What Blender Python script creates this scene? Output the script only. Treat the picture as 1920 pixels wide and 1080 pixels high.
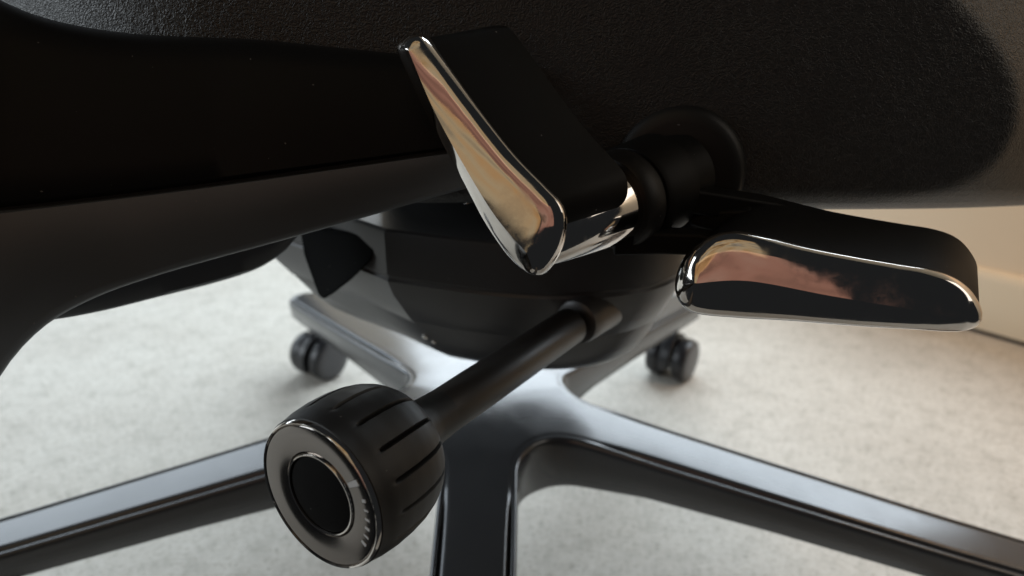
import bpy, bmesh, math, random
from mathutils import Vector, Matrix
random.seed(7)
scene = bpy.context.scene
for o in list(bpy.data.objects): bpy.data.objects.remove(o)
COL = scene.collection
R = math.radians

# ------------------------------------------------------------------ camera
F_PX, PITCH, CAM_Z = 1350.0, R(22.5), 0.403
cam_d = bpy.data.cameras.new('camera'); cam = bpy.data.objects.new('camera', cam_d); COL.objects.link(cam)
cam.location = (0, 0, CAM_Z); cam.rotation_euler = (R(90) - PITCH, 0, 0)
cam_d.sensor_width = 36; cam_d.lens = 36 * F_PX / 1920; cam_d.clip_start = 0.01; cam_d.clip_end = 50
cam_d.dof.use_dof = True; cam_d.dof.focus_distance = 0.262; cam_d.dof.aperture_fstop = 8.2
scene.camera = cam

# ------------------------------------------------------------------ light
world = bpy.data.worlds.new('World'); scene.world = world; world.use_nodes = True
bg = world.node_tree.nodes['Background']
bg.inputs[0].default_value = (0.85, 0.92, 1.0, 1); bg.inputs[1].default_value = 0.016

def area(name, loc, target, sx, sy, power, col):
    d = bpy.data.lights.new(name, 'AREA'); d.shape = 'RECTANGLE'; d.size = sx; d.size_y = sy
    d.energy = power; d.color = col
    o = bpy.data.objects.new(name, d); COL.objects.link(o); o.location = loc
    o.rotation_euler = (Vector(target) - Vector(loc)).to_track_quat('-Z', 'Y').to_euler()
    return o
# the tall window beyond the chair, the window on the left, added warm fills and reflection panels
def mottle(o, stops, scale, seed):
    """uneven warm glow, for the added reflection panels, instead of one flat colour"""
    d = o.data; d.use_nodes = True; nt = d.node_tree; em = nt.nodes['Emission']
    g = nt.nodes.new('ShaderNodeNewGeometry'); m = nt.nodes.new('ShaderNodeMapping'); m.inputs['Location'].default_value = (seed, seed*1.7, seed*0.3)
    n = nt.nodes.new('ShaderNodeTexNoise'); n.inputs['Scale'].default_value = scale; n.inputs['Detail'].default_value = 3; n.inputs['Distortion'].default_value = 0.6
    r = nt.nodes.new('ShaderNodeValToRGB'); e = r.color_ramp.elements
    while len(e) < len(stops): e.new(0.5)
    for el, (p, c) in zip(e, stops): el.position = p; el.color = (*c, 1)
    nt.links.new(g.outputs['Position'], m.inputs['Vector']); nt.links.new(m.outputs[0], n.inputs['Vector'])
    nt.links.new(n.outputs['Fac'], r.inputs[0]); nt.links.new(r.outputs[0], em.inputs['Color'])
area('window_light', (0.155, 1.235, 0.98), (0.155 - 0.735, 1.235 - 0.68, 0.98), 1.42, 1.34, 35, (0.80, 0.91, 1.0))
area('far_window_light', (-1.55, 1.75, 1.05), (-0.1, 0.5, 0.12), 1.3, 1.2, 16, (0.82, 0.92, 1.0))
area('side_window_light', (-2.1, 0.10, 1.0), (0, 0.5, 0.2), 1.2, 1.2, 21, (0.86, 0.94, 1.0))
area('right_fill_light', (1.10, 0.10, 0.9), (0.7, 0.8, 0), 0.6, 0.6, 1.8, (1.0, 0.92, 0.82))  # added fill for the wall and right floor, no source known there
sp = bpy.data.lights.new('warm_fill_spot', 'SPOT'); sp.energy = 15; sp.color = (1.0, 0.60, 0.31); sp.spot_size = R(74); sp.spot_blend = 1.0; sp.shadow_soft_size = 0.12  # added spot that tints the floor by the wall, no such lamp there
so = bpy.data.objects.new('warm_fill_spot', sp); COL.objects.link(so); so.location = (0.72, 0.36, 1.05)
so.rotation_euler = (Vector((0.66, 0.72, 0)) - so.location).to_track_quat('-Z', 'Y').to_euler()
o = area('skin_reflection_fill', (-0.06, -0.62, 0.57), (-0.05, 0.2, 0.33), 0.46, 0.46, 0.20, (1, 1, 1))  # added panel that puts skin tones into the chrome reflections
mottle(o, [(0.30, (0.30, 0.14, 0.09)), (0.48, (0.85, 0.40, 0.28)), (0.62, (0.95, 0.52, 0.38)), (0.72, (0.35, 0.20, 0.12))], 3.2, 3.1)
o = area('orange_reflection_fill', (-0.53, -0.60, 0.60), (-0.25, 0.2, 0.33), 0.46, 0.50, 0.28, (1, 1, 1))  # added panel for the orange reflection on the upper lever cap
mottle(o, [(0.34, (0.55, 0.27, 0.10)), (0.46, (0.95, 0.52, 0.20)), (0.58, (0.90, 0.70, 0.42)), (0.68, (0.45, 0.36, 0.24))], 4.0, 5.2)
o = area('amber_reflection_fill', (-0.27, -0.62, 1.45), (-0.05, 0.2, 0.33), 1.05, 1.25, 1.5, (1, 1, 1))  # added panel for the amber and cream reflections in the chrome
mottle(o, [(0.32, (0.22, 0.13, 0.06)), (0.42, (0.80, 0.50, 0.22)), (0.54, (0.95, 0.74, 0.46)), (0.64, (0.40, 0.33, 0.24)), (0.72, (1.0, 0.95, 0.85))], 2.6, 8.4)

scene.view_settings.view_transform = 'Standard'; scene.view_settings.look = 'None'
scene.view_settings.exposure = 0.12; scene.view_settings.gamma = 1; scene.view_settings.use_curve_mapping = False
scene.render.engine = 'CYCLES'

# ------------------------------------------------------------------ helpers
FW = Vector((0, math.cos(PITCH), -math.sin(PITCH))); DN = Vector((0, -math.sin(PITCH), -math.cos(PITCH)))
RT = Vector((1, 0, 0)); C0 = Vector((0, 0, CAM_Z))
def ray(u, v): return RT * ((u - 960) / F_PX) + DN * ((v - 540) / F_PX) + FW
def at(u, v, zc): return C0 + ray(u, v) * zc
def on_plane(u, v, p0, n):
    r = ray(u, v); return C0 + r * ((p0 - C0).dot(n) / r.dot(n))

def link(name, verts, faces, mat, parent=None, sharp=40, bevel=0, bevel_seg=3, subsurf=0, merge=0):
    me = bpy.data.meshes.new(name)
    bm = bmesh.new()
    vs = [bm.verts.new(v) for v in verts]
    for f in faces:
        try: bm.faces.new([vs[i] for i in f])
        except ValueError: pass
    if merge: bmesh.ops.remove_doubles(bm, verts=bm.verts, dist=merge)
    bmesh.ops.recalc_face_normals(bm, faces=bm.faces)
    for f in bm.faces: f.smooth = True
    for e in bm.edges:
        if len(e.link_faces) == 2 and e.calc_face_angle(0) > R(sharp): e.smooth = False
    bm.to_mesh(me); bm.free()
    me.materials.append(mat)
    o = bpy.data.objects.new(name, me); COL.objects.link(o)
    if bevel:
        m = o.modifiers.new('bevel', 'BEVEL'); m.width = bevel; m.segments = bevel_seg; m.limit_method = 'ANGLE'; m.angle_limit = R(35)
        m.harden_normals = False
    if subsurf:
        m = o.modifiers.new('sub', 'SUBSURF'); m.levels = subsurf; m.render_levels = subsurf
    if parent: o.parent = parent
    return o

def loft(rings, closed=True, caps=True, wrap=True):
    n = len(rings[0]); V = [p for r in rings for p in r]; F = []
    for i in range(len(rings) - 1):
        for j in range(n if wrap else n - 1):
            k = (j + 1) % n
            F.append((i*n + j, i*n + k, (i+1)*n + k, (i+1)*n + j))
    if caps:
        F.append(tuple(range(n))[::-1]); F.append(tuple(range((len(rings)-1)*n, len(rings)*n)))
    return V, F

def frame(axis, up=Vector((0, 0, 1))):
    a = axis.normalized(); x = up.cross(a).normalized(); y = a.cross(x); return x, y, a

def lathe(origin, axis, prof, n=64, angles=None, radf=None, caps=True, up=Vector((0, 0, 1))):
    x, y, a = frame(axis, up); angles = angles or [2*math.pi*i/n for i in range(n)]
    rings = []
    for s, r in prof:
        rings.append([origin + a*s + (x*math.cos(t) + y*math.sin(t)) * (radf(s, r, t) if radf else r) for t in angles])
    return loft(rings, caps=caps)

def catmull(pts, n, closed=True):
    out = []; m = len(pts); seg = m if closed else m - 1
    L = []
    for i in range(seg):
        p0 = pts[(i-1) % m] if closed or i > 0 else pts[i]
        p1 = pts[i]; p2 = pts[(i+1) % m]
        p3 = pts[(i+2) % m] if closed or i + 2 < m else pts[(i+1) % m]
        for k in range(16):
            t = k/16
            L.append(tuple(0.5*((2*b) + (-a + c)*t + (2*a - 5*b + 4*c - d)*t*t + (-a + 3*b - 3*c + d)*t**3) for a, b, c, d in zip(p0, p1, p2, p3)))
    if not closed: L.append(tuple(pts[-1]))
    if closed: L.append(L[0])
    acc = [0]
    for i in range(1, len(L)): acc.append(acc[-1] + math.dist(L[i], L[i-1]))
    j = 0
    for i in range(n):
        d = acc[-1]*i/(n if closed else n - 1)
        while j < len(acc) - 2 and acc[j+1] < d: j += 1
        t = (d - acc[j])/max(1e-9, acc[j+1] - acc[j])
        out.append(tuple(a + (b - a)*t for a, b in zip(L[j], L[j+1])))
    return out

def sstep(a, b, x):
    t = min(1, max(0, (x - a)/(b - a))); return t*t*(3 - 2*t)
def interp(tab, x):
    if x <= tab[0][0]: return tab[0][1]
    for (a, b), (c, d) in zip(tab, tab[1:]):
        if x <= c: return b + (d - b)*(x - a)/(c - a)
    return tab[-1][1]

# ------------------------------------------------------------------ materials
def mat(name, col, rough=0.5, metal=0.0, spec=0.5, coat=0.0):
    m = bpy.data.materials.new(name); m.use_nodes = True
    b = m.node_tree.nodes['Principled BSDF']
    b.inputs['Base Color'].default_value = (*col, 1); b.inputs['Roughness'].default_value = rough
    b.inputs['Metallic'].default_value = metal; b.inputs['Specular IOR Level'].default_value = spec
    b.inputs['Coat Weight'].default_value = coat
    return m, m.node_tree, b
def nd(nt, t, **kw):
    n = nt.nodes.new(t)
    for k, v in kw.items():
        if k in n.inputs: n.inputs[k].default_value = v
        else: setattr(n, k, v)
    return n
def coords(nt): return nt.nodes.new('ShaderNodeTexCoord').outputs['Object']
def noise(nt, vec, scale, detail=4, rough=0.55):
    n = nd(nt, 'ShaderNodeTexNoise', Scale=scale, Detail=detail, Roughness=rough); nt.links.new(vec, n.inputs['Vector']); return n
def ramp(nt, fac, stops):
    r = nt.nodes.new('ShaderNodeValToRGB'); e = r.color_ramp.elements
    while len(e) < len(stops): e.new(0.5)
    for el, (p, c) in zip(e, stops): el.position = p; el.color = (*c, 1) if len(c) == 3 else c
    nt.links.new(fac, r.inputs[0]); return r.outputs[0]
def bump(nt, bsdf, height, strength, dist):
    b = nd(nt, 'ShaderNodeBump', Strength=strength, Distance=dist); nt.links.new(height, b.inputs['Height']); nt.links.new(b.outputs[0], bsdf.inputs['Normal'])
def mapr(nt, val, lo, hi):
    m = nd(nt, 'ShaderNodeMapRange'); m.inputs['To Min'].default_value = lo; m.inputs['To Max'].default_value = hi
    nt.links.new(val, m.inputs['Value']); return m.outputs[0]

# pale speckled stone floor
M_FLOOR, nt, b = mat('speckled_stone', (0.62, 0.59, 0.53), 0.42, spec=0.3)
co = coords(nt)
n1 = noise(nt, co, 48, 7, 0.7); n2 = noise(nt, co, 190, 6, 0.75); n3 = noise(nt, co, 330, 2, 0.5)
n4 = noise(nt, co, 7, 4, 0.55)
c1 = ramp(nt, n1.outputs['Fac'], [(0.30, (0.42, 0.405, 0.365)), (0.48, (0.535, 0.517, 0.475)), (0.70, (0.59, 0.57, 0.525))])
c2 = ramp(nt, n2.outputs['Fac'], [(0.30, (0.50, 0.48, 0.44)), (0.44, (0.88, 0.87, 0.85)), (0.60, (1, 1, 1))])
c3 = ramp(nt, n3.outputs['Fac'], [(0.27, (0.34, 0.31, 0.27)), (0.36, (1, 1, 1))])
c4 = ramp(nt, n4.outputs['Fac'], [(0.35, (0.90, 0.89, 0.88)), (0.6, (1, 1, 1))])
m4 = nd(nt, 'ShaderNodeMix', data_type='RGBA', blend_type='MULTIPLY'); m4.inputs[0].default_value = 1
nt.links.new(c1, m4.inputs[6]); nt.links.new(c4, m4.inputs[7]); c1 = m4.outputs[2]
mx = nd(nt, 'ShaderNodeMix', data_type='RGBA', blend_type='MULTIPLY'); mx.inputs[0].default_value = 1
nt.links.new(c1, mx.inputs[6]); nt.links.new(c2, mx.inputs[7])
mx2 = nd(nt, 'ShaderNodeMix', data_type='RGBA', blend_type='MULTIPLY'); mx2.inputs[0].default_value = 0.8
nt.links.new(mx.outputs[2], mx2.inputs[6]); nt.links.new(c3, mx2.inputs[7]); nt.links.new(mx2.outputs[2], b.inputs['Base Color'])
nt.links.new(mapr(nt, n2.outputs['Fac'], 0.48, 0.66), b.inputs['Roughness'])
bump(nt, b, n2.outputs['Fac'], 0.12, 0.001)

M_WALL, nt, b = mat('tan_paint', (0.74, 0.57, 0.36), 0.6)
n = noise(nt, coords(nt), 60, 5); bump(nt, b, n.outputs['Fac'], 0.05, 0.001)
n = noise(nt, coords(nt), 3, 3)
nt.links.new(ramp(nt, n.outputs['Fac'], [(0.3, (0.80, 0.65, 0.47)), (0.7, (0.84, 0.69, 0.51))]), b.inputs['Base Color'])
M_SKIRT, nt, b = mat('cream_gloss_paint', (0.82, 0.72, 0.55), 0.35)
n = noise(nt, coords(nt), 25, 4); bump(nt, b, n.outputs['Fac'], 0.05, 0.001)
M_GAP, nt, b = mat('dark_joint', (0.02, 0.014, 0.01), 0.8)

def plastic(name, col, rough, grain=900, strength=0.06, dist=0.0002, spec=0.5):
    m, nt, b = mat(name, col, rough, spec=spec)
    co = coords(nt)
    n = noise(nt, co, grain, 2); bump(nt, b, n.outputs['Fac'], strength, dist)
    dz = noise(nt, co, 420, 1); dm = nd(nt, 'ShaderNodeMix', data_type='RGBA')
    dm.inputs[6].default_value = (*col, 1); dm.inputs[7].default_value = (0.16, 0.155, 0.15, 1)
    nt.links.new(ramp(nt, dz.outputs['Fac'], [(0.79, (0, 0, 0)), (0.82, (1, 1, 1))]), dm.inputs[0]); nt.links.new(dm.outputs[2], b.inputs['Base Color'])
    k = noise(nt, co, 25, 4); nt.links.new(mapr(nt, k.outputs['Fac'], max(0.02, rough - 0.05), rough + 0.06), b.inputs['Roughness'])
    return m
M_BLACK = plastic('satin_black_plastic', (0.010, 0.010, 0.010), 0.46, spec=0.3)
M_BEAM = plastic('matte_black_plastic', (0.007, 0.007, 0.007), 0.5, spec=0.15)
M_UNDER = plastic('charcoal_plastic', (0.084, 0.093, 0.102), 0.45, spec=0.5)
M_HOUS = plastic('graphite_plastic', (0.075, 0.075, 0.076), 0.36, spec=0.5)
M_HOUS.node_tree.nodes['Principled BSDF'].inputs['Metallic'].default_value = 0.4
M_KNOB = plastic('soft_touch_rubber', (0.012, 0.012, 0.012), 0.48, 1400, 0.05, spec=0.45)
M_SHAFT = plastic('satin_dark_shaft', (0.024, 0.022, 0.021), 0.42, spec=0.5)
M_GLOSS = plastic('gloss_black_plastic', (0.006, 0.006, 0.006), 0.14, 300, 0.01, spec=0.45)
M_PANEL = plastic('grey_satin_plastic', (0.075, 0.075, 0.076), 0.36, spec=0.5)
M_SHADE_CAP = plastic('shade_and_cap_black', (0.004, 0.004, 0.004), 0.7, spec=0.08)  # black of the added shade wedge and of the knob end cap
M_CHROME, nt, b = mat('dark_chrome', (0.74, 0.70, 0.66), 0.05, 1.0)
n = noise(nt, coords(nt), 55, 5, 0.7); nt.links.new(ramp(nt, n.outputs['Fac'], [(0.40, (0.035,)*3), (0.52, (0.07,)*3), (0.64, (0.17,)*3)]), b.inputs['Roughness'])
n = noise(nt, coords(nt), 70, 2); bump(nt, b, n.outputs['Fac'], 0.12, 0.0006)
M_RING, nt, b = mat('smoked_chrome', (0.25, 0.23, 0.215), 0.16, 1.0)
n = noise(nt, coords(nt), 60, 4); nt.links.new(mapr(nt, n.outputs['Fac'], 0.07, 0.13), b.inputs['Roughness'])
M_MARK, nt, b = mat('grey_print', (0.45, 0.45, 0.44), 0.5)
M_BASE, nt, b = mat('satin_graphite_metal', (0.055, 0.058, 0.063), 0.27, 0.35, 1.0)
n = noise(nt, coords(nt), 35, 6, 0.7); nt.links.new(mapr(nt, n.outputs['Fac'], 0.13, 0.33), b.inputs['Roughness'])
M_WHEEL = plastic('caster_black', (0.014, 0.014, 0.016), 0.35)
M_DISC = plastic('caster_cover', (0.05, 0.05, 0.055), 0.30)
# leather-grain moulded shell
M_SHELL, nt, b = mat('grained_shell', (0.020, 0.0202, 0.020), 0.46, spec=0.6)
co = coords(nt)
dn = noise(nt, co, 260, 2)
av = nd(nt, 'ShaderNodeMix', data_type='RGBA', blend_type='LINEAR_LIGHT'); av.inputs[0].default_value = 0.004
nt.links.new(co, av.inputs[6]); nt.links.new(dn.outputs['Color'], av.inputs[7])
vo = nd(nt, 'ShaderNodeTexVoronoi', feature='SMOOTH_F1', Scale=980.0); vo.inputs['Smoothness'].default_value = 0.4
nt.links.new(av.outputs[2], vo.inputs['Vector'])
pn = noise(nt, co, 45, 3)
ml = nd(nt, 'ShaderNodeMath', operation='MULTIPLY'); nt.links.new(vo.outputs['Distance'], ml.inputs[0])
nt.links.new(mapr(nt, pn.outputs['Fac'], 0.3, 1.3), ml.inputs[1])
bump(nt, b, ml.outputs[0], 0.42, 0.0009)
M_MESH = plastic('seat_fabric', (0.05, 0.052, 0.055), 0.8, 1500, 0.5, 0.0005)

# ------------------------------------------------------------------ setting
def tag(o, label, cat=None, kind=None, group=None):
    o['label'] = label
    if cat: o['category'] = cat
    if kind: o['kind'] = kind
    if group: o['group'] = group
floor = link('floor', [(-3.5, 0.12, 0), (3.0, 0.12, 0), (3.0, 4.5, 0), (-3.5, 4.5, 0)], [(0, 1, 2, 3)], M_FLOOR)
tag(floor, 'pale speckled stone floor under the office chair', 'floor', 'structure')
W0 = Vector((0.577, 0.837, 0)); WD = Vector((-0.680, 0.735, 0)).normalized(); WN = Vector((-WD.y, WD.x, 0)); WN = WN if WN.y < 0 else -WN
def wallbox(name, s0, s1, prof, m, parent=None, bev=0):
    rings = [[W0 + WD*s + WN*d + Vector((0, 0, z)) for d, z in prof] for s in (s0, s1)]
    V, F = loft(rings); return link(name, V, F, m, parent, bevel=bev)
wall = wallbox('wall', -1.1, 1.9, [(-0.012, 0.0), (-0.012, 2.4), (-0.12, 2.4), (-0.12, 0.0)], M_WALL)
tag(wall, 'tan painted wall behind the chair on the right', 'wall', 'structure')
wallbox('skirting_board', -1.1, 1.9, [(0, 0.006), (0, 0.070), (-0.002, 0.078), (-0.006, 0.082), (-0.0118, 0.083), (-0.0118, 0.006)], M_SKIRT, wall)
wallbox('floor_joint', -1.1, 1.9, [(-0.003, 0.0005), (-0.003, 0.0058), (-0.0116, 0.0058), (-0.0116, 0.0005)], M_GAP, wall)

# ------------------------------------------------------------------ the chair
BC = Vector((-0.020, 0.444, 0))
chair = bpy.data.objects.new('office_chair', None); COL.objects.link(chair); chair.location = BC
tag(chair, 'black office chair with chrome tipped levers, tension knob and five star base', 'chair')
def part(o, parent=None):
    """parent keeping world position"""
    p = parent or chair
    o.parent = p; o.matrix_parent_inverse = Matrix.Translation(-BC) if p is chair else Matrix.Identity(4)
    return o
def P(name, VF, m, parent=None, **kw):
    o = link(name, VF[0], VF[1], m, None, **kw); return part(o, parent)

# ---- star base: one smooth casting, split into its five legs
def leg_mesh():
    RR, L0, L1, RHO = 0.374, 0.0245, 0.0195, 0.032
    s36, c36 = math.sin(R(36)), math.cos(R(36)); CD = (L0 + RHO)/s36
    cx, cw = CD*c36, CD*s36
    ztop = lambda r: interp([(0, .136), (.03, .1352), (.06, .1322), (.12, .1235), (.2, .111), (.3, .096), (.36, .088)], r)
    hgt = lambda r: interp([(0, .050), (.06, .042), (.12, .032), (.2, .027), (.36, .022)], r)
    st = []                                  # stations: (fn inset -> (r,w), axis r)
    NA = 12
    for i in range(NA + 1):
        th = R(-144) + (R(-90) - R(-144))*i/NA   # from hub side of the fillet to the leg edge
        st.append((lambda d, th=th: (cx + (RHO + d)*math.cos(th), cw + (RHO + d)*math.sin(th)), None))
    rt = RR - L1
    NS = 26
    for i in range(1, NS + 1):
        r = cx + (rt - cx)*i/NS; l = L0 + (L1 - L0)*i/NS
        st.append((lambda d, r=r, l=l: (r, l - d), r))
    for i in range(1, 9):
        t = R(90)*(1 - i/8)
        st.append((lambda d, t=t: (rt + (L1 - d)*math.cos(t), (L1 - d)*math.sin(t)), rt))
    layers = [(0.0045, -1.0, 0), (0.0015, -0.9, 0), (0.0, -0.35, 0), (0.0, -0.16, 0), (0.0004, -0.10, 0), (0.0012, -0.06, 0), (0.0030, -0.05, 0.0), (0.0037, -0.05, -0.0012), (0.0043, -0.05, -0.0020),
              (0.0049, -0.04, -0.0016), (0.0057, -0.012, -0.0004), (0.0068, -0.004, 0), (0.0088, 0.0, 0)]
    half = []
    for k, (fn, ax) in enumerate(st):
        col = []
        for d, hz, g in layers:
            r, w = fn(d); rr = math.hypot(r, w) if ax is None else r
            gs = sstep(0.085, 0.13, r)
            zz = ztop(r) + hgt(r)*hz*(1 if hz < -0.06 else (0.25 + 0.75*gs)) + g*2.2*gs
            col.append((r, w, zz))
        r, w = fn(0.0088)
        if ax is None: ra = r*(k/NA)**0.6
        else: ra = ax
        if k == 0: ra = 0
        for q in (0.35, 0.7, 1.0):
            rr = r + (ra - r)*q; ww = w*(1 - q); col.append((rr, ww, ztop(rr) + 0.0002*q*(2 - q)))
        half.append(col)
    nl = len(half[0])
    V = []; F = []
    cols = half + [[(r, -w, z) for r, w, z in c] for c in half[::-1][1:]]
    for c in cols: V += c
    for i in range(len(cols) - 1):
        for j in range(nl - 1):
            F.append((i*nl + j, (i+1)*nl + j, (i+1)*nl + j + 1, i*nl + j + 1))
    return V, F
LV, LF = leg_mesh()
tmp = bmesh.new()
LEG_ANG = [R(-90 - 0.3) + R(72)*k for k in range(5)]
allV, allF, own = [], [], []
for k, a in enumerate(LEG_ANG):
    c, s = math.cos(a), math.sin(a); o0 = len(allV)
    allV += [(BC.x + x*c - y*s, BC.y + x*s + y*c, z) for x, y, z in LV]
    allF += [tuple(i + o0 for i in f) for f in LF]; own += [k]*len(LF)
vs = [tmp.verts.new(v) for v in allV]; lay = tmp.faces.layers.int.new('own')
for f, k in zip(allF, own):
    try: ff = tmp.faces.new([vs[i] for i in f]); ff[lay] = k; ff.smooth = True
    except ValueError: pass
bmesh.ops.remove_doubles(tmp, verts=tmp.verts, dist=0.0002)
bmesh.ops.recalc_face_normals(tmp, faces=tmp.faces)
tmp.normal_update()
if sum(f.normal.z*f.calc_area() for f in tmp.faces) < 0: bmesh.ops.reverse_faces(tmp, faces=tmp.faces); tmp.normal_update()
legs = []
for k in range(5):
    me = bpy.data.meshes.new('base_leg'); idx = {}; V = []; N = []; F = []
    for f in tmp.faces:
        if f[lay] != k: continue
        t = []
        for v in f.verts:
            if v not in idx: idx[v] = len(V); V.append(v.co[:]); N.append(v.normal[:])
            t.append(idx[v])
        F.append(t)
    me.from_pydata(V, [], F); me.polygons.foreach_set('use_smooth', [True]*len(F))
    me.normals_split_custom_set_from_vertices(N); me.materials.append(M_BASE)
    o = bpy.data.objects.new('base_leg', me); COL.objects.link(o); part(o); legs.append(o)
tmp.free()
# gas column rising out of the hub
P('gas_column', lathe(BC + Vector((0, 0, .10)), Vector((0, 0, 1)), [(0, .024), (.036, .024), (.040, .030), (.052, .030), (.056, .0255), (.17, .0255)], 48), M_BLACK, bevel=0.0015)

# ---- casters
def ring_prof(w, r): return [(-w/2, r*0.55), (-w/2, r*0.80), (-w/2 + .001, r*0.90), (-w/2 + .0035, r*0.975), (-w/2 + .006, r), (w/2 - .005, r), (w/2 - .002, r*.97), (w/2, r*.93), (w/2, r*0.55)]
def caster(pos, yaw, first=None):
    ax = Vector((math.cos(yaw), math.sin(yaw), 0)); fw = Vector((-ax.y, ax.x, 0)); r = 0.0242; ctr = Vector((pos.x, pos.y, r))
    V, F = [], []
    # hood: arch between the wheels
    prof = []
    for i in range(13):
        t = R(-15 + 210*i/12); prof.append(fw*math.cos(t)*(r + .0035) + Vector((0, 0, 1))*math.sin(t)*(r + .0035))
    for i in range(13):
        t = R(195 - 210*i/12); prof.append(fw*math.cos(t)*(r - .006) + Vector((0, 0, 1))*math.sin(t)*(r - .006))
    hood = P('caster_hood', loft([[ctr + ax*w + p for p in prof] for w in (-.0055, .0055)]), M_WHEEL, bevel=0.001)
    P('stem', lathe(ctr + Vector((0, 0, r - .004)), Vector((0, 0, 1)), [(0, .0075), (.022, .0075)], 20), M_WHEEL, hood)
    for s in (-1, 1):
        wh = P('caster_wheel', lathe(ctr + ax*s*.0142, ax*s, ring_prof(.0165, r), 48), M_WHEEL, sharp=50)
        P('wheel_cover', lathe(ctr + ax*s*.0142, ax*s, [(.002, .0214), (.0080, .0214), (.0088, .0205), (.0094, .016), (.0097, .006)], 48), M_DISC, wh, sharp=50)
YAW = [R(-40), R(-38), R(-36), R(-34), R(-62)]
for a, yw in zip(LEG_ANG, YAW):
    tip = BC + Vector((math.cos(a), math.sin(a), 0))*0.337
    caster(tip, yw)

# ---- tilt mechanism housing
HC = Vector((0.020, 0.455, 0))
sec = [(-0.089, -0.085), (-0.05, -0.100), (-0.015, -0.109), (0.018, -0.110), (0.05, -0.101), (0.074, -0.080), (0.087, -0.045), (0.092, 0.0), (0.086, 0.06), (0.06, 0.10), (0.0, 0.115), (-0.10, 0.10)]
front = catmull(sec, 60, False)
secs = front + [(-0.15, 0.085), (-0.190, 0.045), (-0.200, 0.02), (-0.192, 0.0), (-0.165, -0.020), (-0.130, -0.047)]
lev = [(.3700, .965), (.3700, .985), (.3685, .997), (.366, 1.0), (.335, 1.0), (.3335, .993), (.332, .992), (.330, 1.0), (.318, .975), (.304, .925), (.2915, .880), (.2905, .872), (.289, .868), (.272, .81), (.258, .745), (.248, .665), (.241, .57), (.2355, .44), (.232, .2)]
rings = [[HC + Vector((x*s, y*s, .284 + (z - .37)*.754)) for x, y in secs] for z, s in lev]
NF = len(front); KR = 12
n_ = len(rings[0]); HV = [p for r in rings for p in r]; HF = []; PF = []
for a_ in range(len(rings) - 1):
    for b_ in range(n_):
        c_ = (b_ + 1) % n_; f_ = (a_*n_ + b_, a_*n_ + c_, (a_+1)*n_ + c_, (a_+1)*n_ + b_)
        (PF if (b_ >= NF - 1 and a_ < KR) else HF).append(f_)
HF.append(tuple(range(n_))); HF.append(tuple(range((len(rings)-1)*n_, len(rings)*n_)))
hous = P('mechanism_housing', (HV, HF), M_HOUS, sharp=28)
used = sorted({k for f_ in PF for k in f_}); mp = {k: q for q, k in enumerate(used)}
P('side_panel', ([HV[k] for k in used], [tuple(mp[k] for k in f_) for f_ in PF]), M_PANEL, hous, sharp=28)
# mounting plate between housing and seat
pl = [(x*0.5 - .01, y*0.42 + .02) for x, y in secs]
P('top_plate', loft([[HC + Vector((x, y, z)) for x, y in pl] for z in (.2845, .34)]), M_BLACK, sharp=30)
# prism for the shade wedge on the left of the housing
def prism(pts, off):
    return loft([[p for p in pts], [p + off for p in pts]])
# black wedge added as the shaded patch beside the left facets
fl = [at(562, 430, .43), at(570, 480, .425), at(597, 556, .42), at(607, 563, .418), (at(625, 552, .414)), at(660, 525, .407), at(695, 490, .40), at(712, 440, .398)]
P('shade_wedge', prism(fl, Vector((-0.004, 0.02, 0))), M_SHADE_CAP, bevel=0.002)
# screws on the lower band
from mathutils.bvhtree import BVHTree
def surf_hit(o, u, v):
    bvh = BVHTree.FromPolygons([x.co for x in o.data.vertices], [tuple(p.vertices) for p in o.data.polygons])
    p, n, *_ = bvh.ray_cast(C0, ray(u, v).normalized()); return p, (n if n.dot(ray(u, v)) < 0 else -n)
for u, v, rr in ((797, 632, .0021), (814, 641, .0017), (876, 380, .0015)):
    c, n = surf_hit(hous, u, v); P('screw', lathe(c, -n, [(-.0011, rr*.5), (-.0008, rr*.85), (0, rr), (.01, rr)], 20, up=Vector((1, 0, .1))), M_CHROME, hous)

# ---- tension knob on its shaft
KF = at(597, 930, .235); KE = at(1090, 597, .380); KA = (KE - KF).normalized()
prof = [(.0025, .0285), (.0012, .0300), (.0016, .0310), (.004, .0322), (.009, .0332), (.016, .0338), (.024, .0337), (.031, .0330), (.037, .0316), (.042, .0295), (.046, .0268), (.0495, .0232), (.0525, .0190), (.0555, .0152), (.059, .0134), (.064, .0122), (.070, .0116), (.078, .0113)]
NSL = 16; angs = []
for k in range(NSL):
    b0 = 2*math.pi*k/NSL
    for da in (-.034, -.026, -.014, 0, .014, .026, .034, .09, .14, .195, .25, .30): angs.append(b0 + da)
fine = []
for (s0, r0), (s1, r1) in zip(prof, prof[1:]):
    m = max(1, int((s1 - s0)/.0016))
    for i in range(m): fine.append((s0 + (s1 - s0)*i/m, r0 + (r1 - r0)*i/m))
fine.append(prof[-1])
KS = 0.87
fine = [(a*KS*.95, b_*KS*(.97 if a > .003 else 1)) for a, b_ in fine]
def ks(l): return [(a*KS, b_*KS) for a, b_ in l]
def radf(s, r, t):
    ph = (t + 0.034) % (2*math.pi/NSL) - 0.034
    q = 1.2 if abs(ph) < .005 else (0.75 if abs(ph) < .0145 else (0.15 if abs(ph) < .0265 else 0))
    return r - 0.0022*q*sstep(.0085, .0105, s)*(1 - sstep(.0365, .0392, s))
knob = P('tension_knob', lathe(KF, KA, fine, angles=angs, radf=radf), M_KNOB, sharp=35)
P('dial_ring', lathe(KF, KA, ks([(.003, .0292), (.0004, .0292), (-.0002, .0286), (-.0003, .0280), (.0009, .0178), (.0020, .0172), (.008, .0172)]), 96, caps=False), M_RING, knob, sharp=30)
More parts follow.
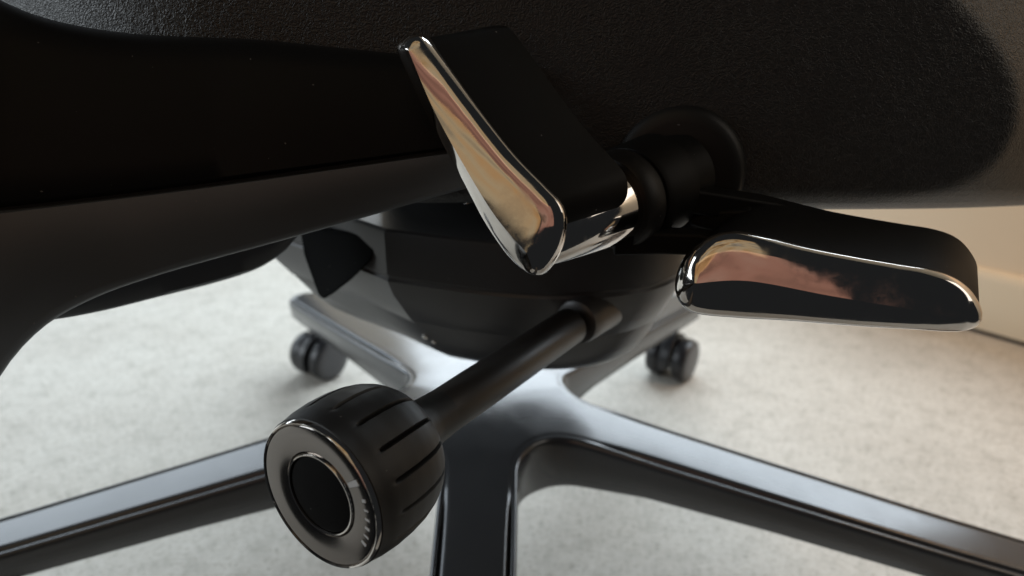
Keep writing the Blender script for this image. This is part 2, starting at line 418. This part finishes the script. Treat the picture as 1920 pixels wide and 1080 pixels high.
P('rim_bead', lathe(KF, KA, ks([(.004, .0290), (.0008, .0291), (-.0004, .0294), (-.0006, .0299), (.0, .0304), (.004, .0306)]), 96, caps=False), M_CHROME, knob)
P('inner_bead', lathe(KF, KA, ks([(.006, .0171), (.0008, .0171), (.0002, .0167), (.0003, .0162), (.0018, .0159), (.006, .0158)]), 96, caps=False), M_CHROME, knob)
P('end_cap', lathe(KF, KA, ks([(.008, .0160), (.0011, .0157), (.0007, .0145), (.0004, .004)]), 64), M_SHADE_CAP, knob)
kx, ky, ka = frame(KA)
def ring_pt(r, t, lift=.0003):
    s = interp([(.0178, .0009), (.0280, -.0003)], r)*KS - lift; r *= KS
    return KF + ka*s + (kx*math.cos(t) + ky*math.sin(t))*r
def ang_of(u, v):
    p = on_plane(u, v, KF, KA) - KF; return math.atan2(p.dot(ky), p.dot(kx))
def mark(r0, r1, t, w):
    V = []; 
    for lift in (.0001, .00028):
        for r, s in ((r0, -1), (r0, 1), (r1, 1), (r1, -1)): V.append(ring_pt(r, t + s*w/((r0 + r1)/2)/2, lift))
    P('dial_mark', (V, [(0, 1, 2, 3), (4, 5, 6, 7), (0, 1, 5, 4), (1, 2, 6, 5), (2, 3, 7, 6), (3, 0, 4, 7)]), M_MARK, knob)
t0 = ang_of(650, 912)
mark(.0195, .0262, t0, .0021)
dt = ang_of(664, 952) - t0
for i, (r0, r1, w) in enumerate([(.0242, .0262, .0011), (.0240, .0263, .0006), (.0239, .0263, .0009), (.0239, .0263, .0012), (.0238, .0264, .0009), (.0238, .0264, .0014)]):
    mark(r0, r1, t0 + dt*(0.62 + 0.34*i), w)
SL = (KE - KF).length
P('knob_shaft', lathe(KF, KA, [(.057, .0078), (.0625, .0090), (.064, .0094), (.085, .0096), (SL - .013, .0096), (SL - .0120, .0088), (SL - .0118, .0048), (SL + .01, .0048)], 48, caps=True), M_SHAFT, knob, sharp=40)
P('shaft_socket', lathe(KF, KA, [(SL - .0070, .0056), (SL - .0072, .0100), (SL - .0062, .0116), (SL - .003, .0124), (SL + .003, .0128), (SL + .035, .0145)], 48), M_HOUS, hous, sharp=40)

# ---- seat shell
YN = 0.300
bnd_px = [(1380, 400), (1500, 396), (1600, 391), (1700, 376), (1800, 350), (1868, 310), (1908, 240), (1908, 160), (1880, 95), (1830, 35), (1780, -20), (1700, -120), (1600, -200)]
def to_xz(u, v):
    r = ray(u, v); t = (YN - C0.y)/r.y; p = C0 + r*t; return (p.x, p.z)
bnd = catmull([to_xz(u, v) for u, v in bnd_px], 70, False)
poly = [(-0.6, bnd[0][1])] + bnd + [(-0.6, bnd[-1][1])]
def inside(x, z):
    c = False; n = len(poly)
    for i in range(n):
        (x1, z1), (x2, z2) = poly[i], poly[(i+1) % n]
        if (z1 > z) != (z2 > z) and x < (x2 - x1)*(z - z1)/(z2 - z1) + x1: c = not c
    return c
def sd(x, z):
    best = 9
    for (x1, z1), (x2, z2) in zip(bnd, bnd[1:]):
        dx, dz = x2 - x1, z2 - z1; t = max(0, min(1, ((x - x1)*dx + (z - z1)*dz)/(dx*dx + dz*dz + 1e-12)))
        best = min(best, math.hypot(x - x1 - t*dx, z - z1 - t*dz))
    return -best if inside(x, z) else best
def shell_y(x, z):
    d = sd(x, z) if (x > 0.05) else -1
    y = YN - 0.012*(z - .36)
    if d > -0.005:
        q = d + 0.005; y += (q*q/0.014 if q < .007 else .0035 + (q - .007)*1.0)*0.65
    return y
X0, X1, Y1 = -0.300, 0.34, 0.70
def plan(inset):
    pts = []; x0, x1, y0, y1 = X0 + inset, X1 - inset, YN + inset, Y1 - inset
    r0, r1 = max(.02, 0.19 - inset*.4), max(.02, .05 - inset*.4)
    n = 150; r2 = max(.03, .17 - inset*.4)
    for i in range(n): pts.append((x0 + r0 + (x1 - r1 - x0 - r0)*i/n, y0))
    for i in range(16): t = R(-90 + 90*i/16); pts.append((x1 - r1 + r1*math.cos(t), y0 + r1 + r1*math.sin(t)))
    for i in range(12): pts.append((x1, y0 + r1 + (y1 - y0 - r1 - r2)*i/12))
    for i in range(12): t = R(90*i/12); pts.append((x1 - r2 + r2*math.cos(t), y1 - r2 + r2*math.sin(t)))
    for i in range(20): pts.append((x1 - r2 - (x1 - r2 - x0 - r0)*i/20, y1))
    for i in range(16): t = R(90 + 90*i/16); pts.append((x0 + r0 + r0*math.cos(t), y1 - r0 + r0*math.sin(t)))
    for i in range(12): pts.append((x0, y1 - r0 - (y1 - y0 - 2*r0)*i/12))
    for i in range(32): t = R(180 + 90*i/32); pts.append((x0 + r0 + r0*math.cos(t), y0 + r0 + r0*math.sin(t)))
    return pts
zl = [(.362, .13), (.360, .07), (.345, .042), (.322, .030), (.3155, .024), (.3145, .016), (.316, .008), (.318, .0035), (.321, .001)] + [(.3235 + .0026*i, 0) for i in range(42)] + [(.434, .004), (.436, .012)]
rings = []
for z, ins in zl:
    ring = []
    for x, y in plan(ins):
        yy = max(y, shell_y(x, z) + ins) if y < 0.5 else y
        ring.append(Vector((x, yy, z + (0.36*max(0, yy - .42) - (0.24*(max(YN, min(yy, .42)) - YN) if x > .1 else 0))*max(0, min(1, 1 - (z - .314)/.12)))))
    rings.append(ring)
shell = P('seat_shell', loft(rings), M_SHELL, sharp=60)
rings = [[Vector((x, max(y, shell_y(x, .43) + ins) if y < .5 else y, z)) for x, y in plan(ins)] for z, ins in ((.437, .008), (.45, .003), (.47, .004), (.483, .014), (.489, .03), (.491, .08))]
P('seat_cushion', loft(rings), M_MESH, sharp=60)
# round boss where the lever spindle leaves the shell
bc = at(1270, 326, .3025); bn = Vector((0.10, 0.985, -0.05))
boss = P('lever_boss', lathe(bc, bn, [(-.0032, .004), (-.0032, .0215), (-.0025, .0252), (-.0005, .0274), (.002, .0284), (.025, .029)], 72), M_BLACK, sharp=50)

# ---- levers
def cap_and_body(name, outline, ridge, p0, n, H, alpha, ext, body_mat, label, shrink=0.985, bout=None):
    O = catmull(outline, 128, True); Rg = catmull(ridge, 40, False)
    n = n.normalized()
    def pp(q): return on_plane(q[0], q[1], p0, n)
    a, b_ = Vector(ridge[0]), Vector(ridge[-1]); ch = (b_ - a)
    rings = []; ts = [0, .02, .05, .09, .14, .20, .28, .38, .5, .62, .74, .84, .92, .97, 1]
    base = [pp(q) for q in O]; cen = []
    for q in O:
        t = max(0.0, min(1.0, (Vector(q) - a).dot(ch)/ch.dot(ch)))
        f = t*39; i = min(38, int(f)); w = f - i
        cen.append(pp((Rg[i][0]*(1 - w) + Rg[i+1][0]*w, Rg[i][1]*(1 - w) + Rg[i+1][1]*w)))
    for t in ts:
        tt = t - 0.12*max(0, (t - .6)/.4)**2*0.5
        h = H*(alpha*tt + (1 - alpha)*(1 - (1 - t)**9))
        rings.append([p.lerp(c, t) - n*h for p, c in zip(base, cen)])
    back = [p + n*.0022 for p in base]
    V, F = loft([back] + rings, caps=False)
    k = len(V); N = 128; F.append(tuple(range(N)))
    lever = bpy.data.objects.new(name, None)
    e = ext
    bb = [pp(q) for q in catmull(bout or outline, 128, True)]
    c0 = sum(base, Vector())/len(base)
    body = loft([[c0 + (p - c0)*k + e*f for p in bb] for k, f in ((.93, .0), (.965, .03), (shrink, .06), (shrink, .93), (shrink - .015, 1.0))])
    lv = P(name, body, body_mat, sharp=45)
    P('chrome_cap', (V, F), M_CHROME, lv, sharp=60, merge=1e-6)
    return lv
# upper left paddle
o1 = [(747, 96), (757, 76), (775, 66), (797, 68), (830, 112), (895, 203), (960, 287), (1020, 350), (1049, 383), (1059, 415), (1052, 465), (1030, 505), (1008, 517), (980, 505), (945, 470), (905, 408), (868, 336), (828, 262), (785, 180)]
r1 = [(783, 93), (828, 200), (882, 300), (942, 398), (1000, 466)]
p1 = at(930, 330, .245); n1v = Vector((0.38, 0.92, -0.05))
A1 = Vector((.82, .55, .12)).normalized()
lv1 = cap_and_body('upper_lever', o1, r1, p1, n1v, .0064, .62, A1*.033, M_BEAM, '', bout=[(752, 98), (762, 80), (777, 72), (797, 74), (830, 114), (895, 205), (960, 289), (1018, 352), (1040, 385), (1040, 425), (1015, 448), (975, 440), (935, 405), (900, 380), (868, 330), (828, 260), (786, 180)])
# sleeve from that paddle to the hub
s0 = at(1000, 446, .252); 
sl = at(1168, 372, .282); sd1 = (sl - s0); 
P('chrome_sleeve', lathe(s0, sd1, [(-.001, .0095), (.001, .0112), (sd1.length*.55, .0146), (sd1.length - .006, .0157)], 64), M_CHROME, lv1, sharp=40)
P('collar', lathe(s0, sd1, [(sd1.length - .0075, .0150), (sd1.length - .008, .0180), (sd1.length - .0068, .0190), (sd1.length - .001, .0196), (sd1.length + .002, .0190), (sd1.length + .003, .016)], 72), M_BLACK, lv1, sharp=40)
# spindle to the seat
P('spindle', lathe(sl, (bc - sl), [(-.002, .0180), (.004, .0180), (.02, .0175), ((bc - sl).length*.7, .0170), ((bc - sl).length + .002, .017)], 48), M_BEAM, boss, sharp=40)

# right paddle
o2 = [(1266, 545), (1270, 512), (1291, 474), (1328, 447), (1376, 436), (1440, 446), (1513, 464), (1600, 481), (1680, 495), (1740, 505), (1785, 519), (1816, 540), (1836, 568), (1842, 591), (1832, 609), (1806, 619), (1773, 621), (1700, 617), (1607, 612), (1480, 602), (1380, 596), (1310, 589), (1280, 574)]
r2 = [(1302, 520), (1400, 515), (1550, 542), (1700, 567), (1797, 584)]
p2 = at(1550, 530, .252); n2v = Vector((0.22, 0.96, -0.06))
A2 = Vector((.50, .866, 0)).normalized()
lv2 = cap_and_body('lower_lever', o2, r2, p2, n2v, .0076, .62, A2*.053, M_BEAM, '')
# forked arm joining it to the hub
def bar(name, pts, w, hgt_, m, parent, bev=.0012):
    rings = []
    for i, (p, ww, hh) in enumerate(zip(pts, w, hgt_)):
        t = (pts[min(i + 1, len(pts)-1)] - pts[max(i - 1, 0)]).normalized(); up = Vector((0, 0, 1)); sd_ = t.cross(up).normalized(); up = sd_.cross(t)
        rings.append([p + sd_*a*ww/2 + up*b2*hh/2 for a, b2 in ((-1, -1), (1, -1), (1, 1), (-1, 1))])
    return P(name, loft(rings), m, parent, bevel=bev)
bar('fork_arm', [at(1180, 345, .286), at(1250, 364, .288), at(1330, 376, .291), at(1430, 394, .296), at(1540, 420, .298)], [.018, .015, .015, .015, .012], [.0125, .0095, .0095, .0105, .010], M_BEAM, lv2)
bar('fork_arm', [at(1150, 449, .281), at(1240, 451, .280), at(1310, 453, .278), at(1400, 480, .272)], [.011, .009, .009, .011], [.0100, .0088, .0088, .012], M_BEAM, lv2)
bar('fork_web', [at(1292, 412, .293), at(1340, 410, .291), at(1400, 425, .287)], [.006, .008, .008], [.003, .009, .016], M_BEAM, lv2)
P('hub_disc', lathe(sl, sd1, [(.0035, .0165), (.004, .0190), (.006, .0200), (.022, .0205), (.026, .017)], 64), M_BEAM, lv2, sharp=40)

# ---- curved arm support running off to the left
tabT = [(-160, -130), (-60, -40), (0, 0), (100, 38), (250, 63), (480, 74), (620, 88), (800, 105), (1010, 120)]
tabS = [(-160, 405), (0, 392), (200, 370), (400, 345), (600, 317), (800, 289), (900, 276), (1010, 262)]
tabL = [(-160, 1010), (-60, 815), (0, 706), (50, 642), (110, 593), (200, 549), (300, 515), (400, 486), (500, 459), (600, 431), (700, 403), (800, 374), (900, 346), (1010, 312)]
tabZ = [(-160, .235), (0, .245), (400, .262), (800, .275), (1010, .284)]
def curve_tab(tab): 
    c = catmull(tab, 60, False); return c
cT, cS, cL = curve_tab(tabT), curve_tab(tabS), curve_tab(tabL)
cover, under = [], []
for i in range(53):
    u = -160 + 1170*i/52; z = interp(tabZ, u); vt, vs_, vl = interp(cT, u), interp(cS, u), interp(cL, u)
    big = sstep(300, -100, u) if False else max(0, min(1, (260 - u)/300))
    ring = []
    for q, dz in ((0.0, .012), (.02, .005), (.06, .0012), (.2, -.001), (.5, -.002), (.8, -.001), (.97, .0), (1, .0018)):
        ring.append(at(u, vt + (vs_ - 3 - vt)*q, z + dz))
    ring.append(at(u, vs_ - 3, z + .020)); ring.append(at(u, vt + 8, z + .024))
    cover.append(ring)
    ring = []
    dep = .010 + .016*big
    ring += [at(u, vs_ - 16, z + .006), at(u, vs_ + 1, z + .005)]
    for q in (0, .015, .05, .15, .35, .55, .75, .9, .97, 1.0):
        ring.append(at(u, vs_ + 4 + (vl - vs_ - 4)*q, z + (.0025 if q == 0 else .0004) + dep*q*q + (.003 if q == 1 else 0)))
    ring.append(at(u, vl - 8, z + dep + .018)); ring.append(at(u, vs_ - 10, z + .018))
    under.append(ring)
arm = P('arm_support', loft(under), M_UNDER, sharp=50)
P('arm_cover', loft(cover), M_BEAM, arm, sharp=50)
inner = []
for i in range(25):
    u = 60 + 520*i/24; t = (u - 60)/520
    vl = interp(catmull([(60, 600), (110, 598), (200, 581), (300, 556), (400, 531), (480, 505), (530, 474), (560, 440), (580, 415)], 60, False), u); vt = interp(cL, u) - 45
    z = .305 + .07*t
    inner.append([at(u, vt, z), at(u, vt + (vl - vt)*.6, z + .001), at(u, vl - 5, z + .003), at(u, vl, z + .006), at(u, vl - 6, z + .026), at(u, vt, z + .03)])
P('support_bracket', loft(inner), M_UNDER, sharp=50)

# a fleck of lint on the arm cover
c = at(337, 207, interp(tabZ, 337) - .0014)
lint = link('lint_speck', *lathe(c, ray(337, 207), [(-.0002, .0001), (0, .00035), (.0002, .0003), (.0004, .0001)], 8), M_MARK)
tag(lint, 'tiny pale lint speck on the black arm cover', 'lint')
